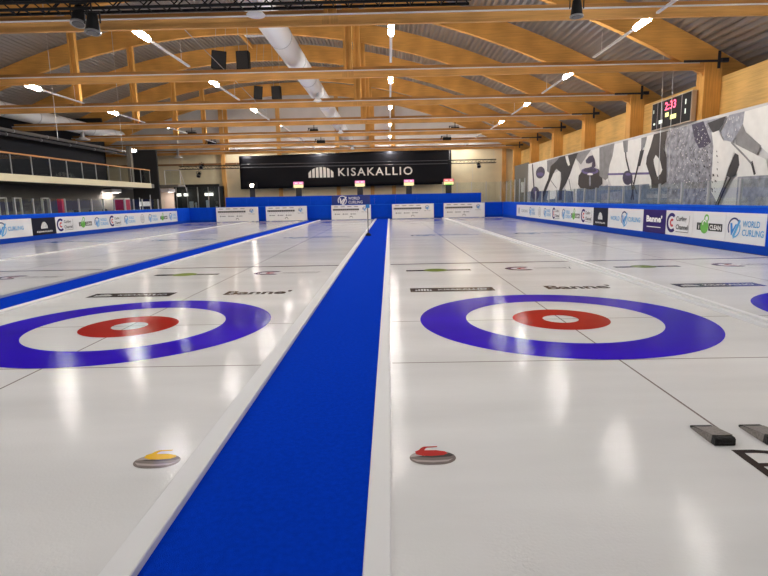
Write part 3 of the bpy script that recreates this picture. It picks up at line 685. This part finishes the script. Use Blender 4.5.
# ducts
def duct(x, z, r, y0, y1, label, m_=duct_m, name='ventilation_duct'):
    t = thing(name, label, 'duct', (x, 0, z), 'ventilation ducts under the roof')
    MB().cyl((0, y0, 0), (0, y1, 0), r, 28).build('pipe', m_, t)
    y = y0+1.5
    while y < y1:
        m = MB(); m.cyl((0, y, 0), (0, y+.05, 0), r+.012, 28); m.build('joint_band', steel, t); y += 3
    return t
duct(-3.45, 6.86, .385, 2, 52.9, 'long white round duct hanging right over the left near sheet')
duct(-21.2, 6.92, .42, 8, 44, 'large silver round duct high on the far left')
duct(-20.6, 5.72, .09, 8, 44.2, 'thin dull pipe running above the left balcony', mat('dull_pipe', (.22, .21, .20), .5, .3), name='air_pipe')
duct(-21.0, 5.55, .08, 8, 44.2, 'thinner dark pipe just below the dull pipe, above the balcony', MT['dark_pipe'], name='air_pipe')
def dome(x, y, z, lb, s=1.0, neck=.35):
    t = thing('ceiling_nozzle', lb, 'nozzle', (x, y, z), 'white round nozzles below the ducts')
    MB().lathe((0, 0, 0), [(0, -.02), (.12*s, -.03), (.30*s, .0), (.32*s, .03), (.24*s, .09), (.16*s, .12), (.15*s, .20), (0, .20)], 24).build('dome', mat('white_plastic', (.85, .85, .86), .35), t)
    MB().cyl((0, 0, .18), (0, 0, .18+neck), .09*s, 12).build('neck', steel, t)
for k, (D, lb) in enumerate([(14.25, 'nearest white round nozzle beside the nearest truss'), (26.2, 'white round nozzle under the duct at the third truss'), (38.2, 'white round nozzle under the duct at the fifth truss'), (50.2, 'farthest white round nozzle under the duct end')]):
    dome(-3.25 if k else -3.2, D-(0 if k else .08), 6.16 if k else 6.10, lb, .64 if k else .72, .3)
dome(-21.0, 38.2, 6.05, 'white round nozzle below the silver duct on the left', 1.5, .6)
dome(-19.2, 50.5, 5.75, 'small white ceiling nozzle at the far left end', 1.2, 3.0)

# loudspeakers hung on rods
for (px, py, D, w_, h_, lb, rz) in [(219.5, 61, 24.5, .62, .74, 'left box of the nearer pair of black hanging loudspeakers', .15), (244, 61, 24.5, .55, .74, 'right box of the nearer pair of black hanging loudspeakers', -.1),
        (258.3, 93, 34.5, .52, .74, 'left box of the farther pair of black hanging loudspeakers', .2), (277, 93, 34.5, .56, .74, 'right box of the farther pair of black hanging loudspeakers', -.15)]:
    p = at(px, py, 1, D)
    t = thing('loudspeaker', lb, 'loudspeaker', p, 'black loudspeakers hung from the roof', rz)
    t.rotation_euler.y = .10 if rz > 0 else 0
    m = MB(); a, b, h = w_/2, w_/2*.8, h_/2
    m.add([(-a, -.2, -h), (a, -.2, -h), (b, .2, -h), (-b, .2, -h), (-a, -.2, h), (a, -.2, h), (b, .2, h), (-b, .2, h)], [(0,3,2,1),(4,5,6,7),(0,1,5,4),(1,2,6,5),(2,3,7,6),(3,0,4,7)]); m.build('cabinet', black, t)
    MB().box(-a+.03, a-.03, -.212, -.2, -h+.03, h-.03).build('grille', mat('grille', (.02, .02, .022), .7, bump=.6, bscale=200), t)
    zz = ARC(p.x)+1.05-p.z
    m = MB(); m.cyl((-.2, 0, h), (-.2, 0, zz), .01, 5).cyl((.2, 0, h), (.2, 0, zz), .01, 5); m.build('hanging_rod', steel, t)

# strip lamps: four rows, one under each truss (and nearer ones above the camera)
ROWS = [(-13.35, 'leftmost row'), (-6.5, 'row left of the white duct'), (.12, 'row above the central carpet'), (6.72, 'rightmost row')]
l0 = None
for ri, (x, rn) in enumerate(ROWS):
    for k, D in enumerate([3.0, 10.75 if ri == 3 else 8.9]+TD):
        zl = 6.20 if k > (4, 4, 6, 5)[ri] else 6.03
        D += (.72 if zl > 6.1 else .4) if k > 1 else 0
        lb = ('strip lamp under the %s truss, %s' % (ORD[k-2], rn)) if k > 1 else ('strip lamp %s the camera, %s' % (('behind or above', 'just before the nearest truss from')[k], rn))
        if l0 is None:
            t = l0 = thing('strip_lamp', lb, 'lamp', (x, D, 6.03), 'strip lamps under the roof trusses')
            MB().cyl((0, -.15, 0), (0, .60, 0), .072, 12).build('diffuser', lamp_e, t)
            m = MB(); m.bbox(-.04, .04, .61, 3.65, -.025, .03, .006); m.build('trunking', whitep, t)
            m = MB(); m.bbox(-.045, .045, -.18, .63, .068, .09, .006); m.build('mounting_rail', whitep, t)
            MB().cyl((0, 3.0, .04), (0, 3.0, .6), .008, 5).build('hanging_rod', whitep, t)
        else:
            t = copy_tree(l0, None, ('trunking', 'hanging_rod') if k == 8 else ()); t.location = (x, D, zl); t['label'] = lb  # last truss: hidden lamps without trunking, added to brighten the end wall

# ------------------------------------------------------------------ right wall: mural, clock board
XM = 11.34
t = thing('wall_mural', 'long grey photo mural of curling players and stones on the right wall', 'mural', (0, 0, 0))
MB().box(XM, XM+.04, 2.0, 45.2, .13, 4.24).build('mural_sheet', mat('mural_paper', (.62, .61, .61), .5, noise=.10, nscale=1.2), t)
def mm(n, c, noise=.2, ns=3): return mat('mural_'+n, c, .5, noise=noise, nscale=ns)
mL, mM, mD = mm('light', (.80, .79, .76), .05), mm('mid', (.30, .30, .34), .5, 4.5), mm('dark', (.028, .026, .030), .3)
mB, mP, mV = mm('brown', (.045, .036, .033), .2), mm('purple', (.055, .045, .085), .3), mm('violet', (.13, .10, .26), .2)
mG, mS, mN = mm('grey', (.24, .235, .24), .2), mm('slate', (.30, .31, .36), .35, 5), mm('navy', (.15, .19, .26), .3)
PM = Print((XM, 0, 0), (0, 1, 0), (0, 0, 1), (-1, 0, 0), .0012)
def mp(pts, ox=0, oy=0, s=1.0, clip=True):
    out = []
    for x, y in pts:
        q = at(ox+x/s, oy+y/s, 0, XM); out.append((min(max(q.y, 2.02), 45.15), min(max(q.z, .15), 4.22)))
    return out
def mpoly(m_, pts, ox, oy, s): PM.m(m_); PM.poly(mp(pts, ox, oy, s))
def mline(m_, pts, wd, ox, oy, s): PM.m(m_); PM.line(mp(pts, ox, oy, s), wd*.6)
def mell(m_, cx, cy, rx, ry, ox, oy, s, rot=0):
    mpoly(m_, [(cx+rx*math.cos(a)*math.cos(rot)-ry*math.sin(a)*math.sin(rot), cy+rx*math.cos(a)*math.sin(rot)+ry*math.sin(a)*math.cos(rot)) for a in [2*math.pi*i/28 for i in range(28)]], ox, oy, s)
A = (508, 140, 7.68); Bc = (600, 100, 5.01); Cc = (668, 90, 4.61)
# base tones
mpoly(mL, [(160, 180), (300, 150), (400, 540), (160, 540)], *A)
mpoly(mG, [(300, 160), (440, 118), (400, 200), (330, 260), (300, 240)], *A)
mpoly(mG, [(500, 104), (640, 72), (600, 130), (560, 190), (520, 140)], *A)
mpoly(mL, [(520, 130), (560, 250), (540, 380), (480, 470), (430, 400), (470, 260)], *A)
mpoly(mL, [(640, 80), (768, 40), (768, 330), (720, 260), (680, 180)], *A)
mpoly(mN, [(160, 395), (420, 385), (500, 395), (500, 480), (160, 490)], *A)
mpoly(mN, [(530, 375), (700, 365), (700, 480), (530, 480)], *A)
mpoly(mS, [(700, 370), (768, 340), (768, 480), (700, 480)], *A)
mpoly(mL, [(330, 270), (400, 230), (400, 360), (360, 450), (300, 460)], *A)
# broom and stone on the left, cap
mline(mD, [(188, 185), (204, 420)], .55, *A)
mell(mP, 210, 410, 33, 52, *A); mell(mV, 206, 390, 10, 26, *A)
mell(mP, 250, 250, 34, 46, *A, .2); mell(mV, 250, 262, 26, 14, *A)
# player legs
mpoly(mD, [(330, 200), (370, 165), (400, 130), (440, 122), (540, 98), (500, 200), (480, 260), (450, 330), (420, 380), (415, 460), (390, 462), (396, 380), (410, 300), (408, 250), (372, 220), (350, 260), (315, 340), (288, 410), (268, 462), (258, 440), (285, 360), (310, 300)], *A)
mpoly(mL, [(442, 125), (462, 120), (478, 190), (466, 200), (452, 170)], *A)
mline(mG, [(330, 310), (375, 370)], .12, *A); mline(mD, [(470, 300), (500, 460)], .14, *A)
# big stone
mpoly(mB, [(545, 275), (580, 225), (640, 205), (700, 225), (728, 285), (728, 335), (700, 368), (640, 378), (560, 370), (540, 340)], *A)
mell(mV, 632, 238, 66, 26, *A); mell(mP, 632, 232, 50, 17, *A); mell(mL, 634, 262, 22, 9, *A)
mpoly(mP, [(645, 205), (652, 170), (625, 182), (603, 178), (600, 155), (625, 125), (655, 116), (670, 150), (676, 200), (662, 215)], *A)
mell(mS, 633, 315, 7, 40, *A)
# middle players
mpoly(mL, [(75, 222), (280, 170), (240, 330), (280, 430), (60, 430), (40, 380)], *Bc)
mpoly(mG, [(0, 238), (76, 216), (66, 280), (50, 330), (44, 390), (30, 402), (0, 380)], *Bc)
mline(mV, [(42, 372), (315, 366)], .16, *Bc)
mpoly(mN, [(0, 430), (120, 430), (250, 420), (270, 520), (0, 520)], *Bc)
mpoly(mS, [(10, 470), (110, 455), (110, 510), (10, 515)], *Bc)
mline(mD, [(128, 205), (134, 290), (160, 400), (172, 500)], .22, *Bc); mpoly(mG, [(118, 205), (145, 200), (142, 260), (124, 262)], *Bc)
mell(mP, 142, 390, 25, 36, *Bc); mell(mV, 145, 372, 14, 7, *Bc)
mline(mD, [(225, 190), (214, 250), (195, 330), (178, 400), (160, 500)], .24, *Bc); mpoly(mD, [(206, 255), (226, 250), (206, 330), (190, 335)], *Bc)
mpoly(mG, [(212, 190), (240, 183), (228, 235), (210, 250)], *Bc)
mline(mD, [(165, 400), (190, 470)], .1, *Bc)
mpoly(mM, [(320, 160), (505, 112), (505, 530), (300, 530), (300, 440), (355, 410), (340, 250)], *Bc)
mpoly(mB, [(275, 172), (348, 152), (325, 245), (352, 320), (356, 400), (330, 415), (296, 440), (288, 460), (264, 460), (262, 400), (236, 320), (240, 285), (258, 235)], *Bc)
mpoly(mL, [(285, 275), (305, 298), (318, 350), (308, 372), (292, 385), (276, 320), (274, 298)], *Bc)
mpoly(mN, [(225, 445), (420, 430), (420, 520), (225, 520)], *Bc); mpoly(mS, [(240, 470), (400, 470), (400, 490), (240, 492)], *Bc)
# right group
mpoly(mM, [(0, 195), (120, 155), (280, 120), (240, 200), (215, 300), (205, 420), (235, 540), (0, 540)], *Cc)
mpoly(mL, [(208, 195), (240, 185), (262, 235), (300, 232), (314, 290), (285, 360), (262, 440), (235, 520), (205, 470), (212, 330), (216, 260)], *Cc)
mpoly(mP, [(116, 160), (170, 143), (186, 185), (206, 240), (178, 262), (150, 268), (130, 232)], *Cc)
mpoly(mD, [(190, 152), (274, 120), (262, 155), (244, 185), (214, 196), (200, 175)], *Cc)
mpoly(mL, [(360, 100), (480, 66), (480, 300), (430, 256), (395, 215), (352, 180)], *Cc)
mpoly(mG, [(350, 148), (368, 195), (438, 256), (416, 302), (372, 286), (320, 250), (318, 200)], *Cc)
mpoly(mS, [(290, 116), (362, 98), (355, 150), (330, 200), (302, 240), (268, 230), (252, 196), (270, 165)], *Cc)
mpoly(mL, [(300, 240), (420, 300), (461, 320), (480, 420), (330, 420), (320, 300)], *Cc)
mpoly(mS, [(330, 400), (500, 390), (500, 540), (320, 540)], *Cc)
mpoly(mD, [(318, 290), (334, 300), (338, 345), (322, 392), (296, 404), (278, 396), (292, 352)], *Cc)
mline(mD, [(300, 400), (268, 460), (238, 530)], .16, *Cc); mline(mD, [(282, 400), (262, 450), (228, 530)], .10, *Cc)
mline(mD, [(395, 330), (410, 390)], .16, *Cc); mline(mG, [(300, 240), (360, 300), (395, 340)], .10, *Cc)
# ice spray flecks and strokes
rr = random.Random(3); PM.m(mL)
for i in range(150):
    x, y = rr.uniform(20, 205), rr.uniform(170, 520); q = mp([(x, y)], *Cc)[0]; a = rr.uniform(.01, .04); PM.poly([(q[0]-a, q[1]), (q[0], q[1]-a*.7), (q[0]+a, q[1]+a*.3), (q[0], q[1]+a)])
PM.m(mD)
for i in range(110):
    x, y = rr.uniform(100, 240), rr.uniform(260, 480); q = mp([(x, y)], *Cc)[0]; a = rr.uniform(.01, .05); PM.poly([(q[0]-a, q[1]-a), (q[0]+a*.5, q[1]-a*.5), (q[0]+a, q[1]+a), (q[0]-a*.3, q[1]+a*.6)])
for i in range(34):
    x, y = rr.uniform(345, 490), rr.uniform(160, 500); q = mp([(x, y)], *Bc)[0]; l = rr.uniform(.2, .6); PM.line([(q[0], q[1]), (q[0]-l*.5, q[1]+l*.6)], .014)
PM.m(mL)
for i in range(26):
    x, y = rr.uniform(125, 200), rr.uniform(165, 250); q = mp([(x, y)], *Cc)[0]; PM.poly([(q[0]-.02, q[1]), (q[0]+.02, q[1]), (q[0]+.01, q[1]+.03)])
for i in range(16):
    x, y = rr.uniform(275, 345), rr.uniform(120, 215); q = mp([(x, y)], *Cc)[0]; PM.poly([(q[0]-.02, q[1]-.04), (q[0]+.015, q[1]-.04), (q[0]+.01, q[1]+.05)])
PM.build('mural_picture', t)
# dark grey wall strip and pale fixture beyond the mural
struct(MB().box(11.40, 11.44, 45.3, 50.3, .12, 4.4).build('trim_20', greywall))
t = thing('wall_heater', 'small white box on the dark wall beyond the mural', 'wall box', (11.3, 46.6, 2.0))
MB().bbox(-.10, .10, -.25, .25, 0, .55, .03).build('case', whitep, t); MB().bbox(-.14, .06, -.12, .12, .55, .85, .03).build('cap', whitep, t)

t = thing('clock_board', 'black electronic clock board with a red time between the wooden columns', 'clock', (11.2, 22.35, 4.23))
MB().bbox(-.05, .12, -1.55, 1.52, 0, 1.12, .01).build('case', mat('clock_frame', (.45, .36, .27), .4, .3), t)
P = Print((-.052, 0, 0), (0, -1, 0), (0, 0, 1), (-1, 0, 0), .003)
P.m(mat('clock_black', (.006, .006, .007), .5, spec=.15)).rect(-1.47, .04, 1.50, 1.08)
P.m(mat('clock_rod', (.25, .22, .24), .4))
for u in (-1.02, -.60, .85): P.rect(u-.02, .04, u+.02, 1.08)
P.m(emis('led_time', (1.0, .06, .16), 1.6)).text('2:33', -.42, .68, w=.86, h=.32, bold=.02)
yl = emis('led_yellow', (.9, .9, .25), .9); P.m(yl).rect(-.35, .42, -.08, .58).rect(.05, .28, .5, .45); P.m(emis('led_white', (.9, 1, .85), .7)).rect(-.85, .22, -.55, .36).rect(-1.3, .22, -1.15, .30).rect(1.12, .68, 1.19, .86).rect(1.12, .34, 1.19, .52).rect(-1.35, .7, -1.3, .84)
P.build('clock_face', t)
MB().box(.0, .8, -1.2, -1.1, .5, .56).build('wall_arm', pr_black, t); MB().box(.0, .8, 1.1, 1.2, .5, .56).build('wall_arm', pr_black, t)
# two thin cables crossing the board
for y, lb in ((22.9, 'left thin steel cable hanging in front of the clock board'), (22.1, 'right thin steel cable hanging in front of the clock board')):
    tag(MB().cyl((0, 0, 0), (0, .2, 5.0), .012, 5).build('steel_cable', steel, None, (11.05, y-.15, 2.2)), lb, 'cable', 'steel cables by the clock')

# ------------------------------------------------------------------ left side: balcony, rooms, entrance
struct(MB().box(-20.9, -20.7, YB, 44.5, .12, 2.84).build('wall_gallery', mat('gallery_wall', (.075, .07, .06), .7, noise=.1, nscale=1)))
t = thing('balcony', 'long balcony with pale edge and timber handrail along the left', 'balcony', (-18.5, 0, 0))
MB().box(-9.9, 0, YB+.1, 43.2, 2.86, 3.16).build('slab', mat('balcony_grey', (.15, .14, .12), .7), t)
MB().box(0, .05, YB+.1, 42.6, 2.84, 3.20).build('edge_board', mat('cream_edge', (.72, .66, .46), .5), t)
MB().bbox(-.04, .04, YB+.1, 42.6, 4.16, 4.24, .01).build('handrail', wood('handrail_timber', (.50, .25, .10), 'Y'), t)
y = 17.6
while y < 42.6:
    MB().box(-.02, .02, y-.02, y+.02, 3.16, 4.17).build('post', steel, t)
    if y+1.56 < 43: MB().box(-.006, .006, y+.04, y+1.52, 3.26, 4.10).build('glass_pane', glass, t)
    y += 1.56
t = thing('landing_railing', 'short metal railing of the stair landing beyond the balcony end', 'railing', (-18.3, 44.9, 3.16))
m = MB(); 
for a in (0, 1.25): m.cyl((a, 0, 0), (a, 0, 1.15), .03, 6)
m.cyl((0, 0, 1.15), (1.25, 0, 1.15), .03, 6).cyl((1.25, 0, 1.15), (1.8, -.2, -.6), .025, 6); m.build('rail_frame', steel, t); MB().box(.05, 1.2, -.008, .008, .1, 1.08).build('glass_pane', glass, t)
tag(MB().bbox(-20.6, -17.2, 44.7, 46.2, 3.0, 3.15, .01).build('stair_landing', MT['balcony_grey']), 'dark stair landing slab beyond the balcony end', 'landing')
struct(MB().box(-20.7, -18.6, 44.3, 44.5, .12, 5.9).build('wall_stair', mat('near_black', (.012, .012, .013), .7)))
struct(MB().box(-22.2, -22.0, YB, 43.0, 3.16, 6.9).build('wall_upper', mat('black_curtain', (.008, .010, .016), .8)))
struct(MB().box(-28.4, -22.0, 42.8, 43.0, 3.16, 8.2).build('wall_box', MT['near_black']))
tag(MB().bbox(-.16, .16, -.16, .16, 0, 2.9, .01).build('grey_post', mat('post_grey', (.22, .20, .17), .6), None, (-20.1, 42.9, 3.18)), 'grey post standing at the far end of the balcony', 'post')
t = thing('ceiling_lamp', 'small bright square lamp above the far end of the balcony', 'lamp', (-20.15, 43.9, 5.80)); MB().bbox(-.2, .2, -.1, .1, -.1, .12, .01).build('case', whitep, t); MB().box(-.16, .16, -.115, -.1, -.09, .1).build('lamp_face', lamp_w, t); MB().cyl((0, 0, .1), (0, 0, 3), .01, 5).build('hanging_rod', steel, t)
# lamps shining on the wall below the balcony
for i, (x, y, z, lb) in enumerate([(-20.35, 40.2, 2.62, 'wide wall lamp glowing below the balcony'), (-18.6, 46.1, 2.72, 'wide wall lamp glowing below the stair landing')]):
    t = thing('wall_lamp', lb, 'lamp', (x, y, z), 'wall lamps on the left')
    MB().bbox(-.35, .35, -.7, .7, .0, .14, .02).build('case', whitep, t)
    MB().box(-.28, .28, -.62, .62, -.012, -.002).build('diffuser', emis('wall_lamp_glow%d' % i, (1, .86, .76), (45, 16)[i]), t)
    m = MB(); m.box(.30, .34, -.7, .7, -.14, 0).box(-.3, .3, -.70, -.66, -.14, 0).box(-.3, .3, .66, .70, -.14, 0); m.build('hood', whitep, t)
tag(MB().bbox(-20.9, -18.6, 47.2, 47.35, .1, 3.0, .01).build('partition_board', mat('warm_panel', (.40, .33, .28), .7)), 'pale partition lit by the lamp below the stair landing', 'partition')
# posters, red post, benches under the balcony
t = thing('red_post', 'bright red upright post behind the left glass', 'post', (-17.5, 29.0, .12)); MB().bbox(-.12, .12, -.1, .1, 0, 1.85, .02).build('post', pr_red, t)
t = thing('vending_machine', 'red and cream cabinet behind the far left glass', 'cabinet', (-19.0, 38.8, .12)); MB().bbox(-.4, .4, -.35, .35, 0, 1.95, .03).build('body', pr_cream, t); MB().box(-.36, .36, -.365, -.35, 1.1, 1.85).build('front_panel', pr_red, t); MB().box(.40, .412, -.3, .3, .9, 1.85).build('side_panel', pr_red, t)
t = thing('notice_sign', 'small white sign plate on a post near the far left glass', 'sign', (-18.8, 42.0, .12)); MB().box(-.45, .45, -.02, .02, 1.35, 1.7).build('plate', whitep, t); MB().cyl((-.42, .03, 0), (-.42, .03, 2.0), .03, 6).build('pole', steel, t); MB().cyl((.42, .03, 0), (.42, .03, 2.2), .03, 6).build('pole', steel, t)
for i, (y, lb) in enumerate([(25.9, 'pale upright frame behind the left glass, nearest of four'), (27.0, 'pale upright frame behind the left glass, second nearest of four'), (28.1, 'pale upright frame just before the red post'), (30.4, 'pale upright frame just past the red post')]):
    t = thing('door_frame', lb, 'frame', (-19.2, y, .12), 'pale frames under the balcony')
    m = MB(); m.box(-.05, .05, -.30, -.24, 0, 1.95).box(-.05, .05, .24, .30, 0, 1.95).box(-.05, .05, -.30, .30, 1.9, 1.95); m.build('frame', mat('pale_frame', (.55, .55, .50), .5), t)
t = thing('bench', 'long dark bench behind the left glass', 'bench', (-18.4, 33.6, .12)); MB().box(-.2, .2, -1.8, 1.8, 1.22, 1.30).build('seat', MT['balcony_grey'], t)
for y in (-1.6, 0, 1.6): MB().box(-.15, .15, y-.04, y+.04, 0, 1.22).build('leg', black, t)
# glazed entrance on the far left
t = thing('glazed_entrance', 'dark glazed entrance with slim metal frames at the far left', 'entrance', (-19.9, 51.2, .1))
MB().box(-4.0, 4.05, 1.5, 1.55, 0, 3.1).build('back_panel', mat('dark_room', (.02, .022, .025), .6), t)
MB().box(-4.0, 4.05, -.12, .12, 3.02, 3.26).build('header', MT['near_black'], t)
for i in range(9):
    x = -4.0+i*1.0; MB().bbox(x-.03, x+.03, -.04, .04, 0, 3.0, .006).build('mullion', steel, t)
    if i < 8: MB().box(x+.04, x+.96, -.01, .01, .05, 2.98).build('glass_pane', glass, t)
for x, w_ in ((-.2, .35), (.5, .3), (2.7, .7)):
    MB().box(x-w_/2, x+w_/2, .9, 1.2, 2.22, 2.46).build('ceiling_lamp', lamp_d, t)
for x, w_, h in ((-1.9, .2, 1.9), (.9, .35, 1.7), (1.35, .1, 1.6), (2.45, .22, 1.8), (3.3, .12, 1.2)):
    MB().box(x-w_/2, x+w_/2, 1.1, 1.3, 0, h).build('pale_upright', mat('pale_upright', (.55, .62, .70), .4), t)
# grey wires hanging from the roof
for i, (px, py, D, z1, lb) in enumerate([(49, 60, 24, 6.3, 'thin wire hanging between the first two ties at left'), (116, 80, 30, 6.3, 'thin wire hanging left of the loudspeakers')]):
    p = at(px, py, 1, D); tag(MB().cyl((0, 0, 0), (0, 0, ARC(p.x)+1.07-4.4), .012, 5).build('hanging_wire', steel, None, (p.x, D, 4.4)), lb, 'wire', 'thin hanging wires')
# sloping cables
a, b = at(180, 25, 1, 16), at(268, 114, 1, 30)
MB_ = MB().cyl((0, 0, 0), b-a, .012, 5).build('sloping_cable', steel, None, a); tag(MB_, 'thin sloping cable crossing in front of the black loudspeakers', 'cable')
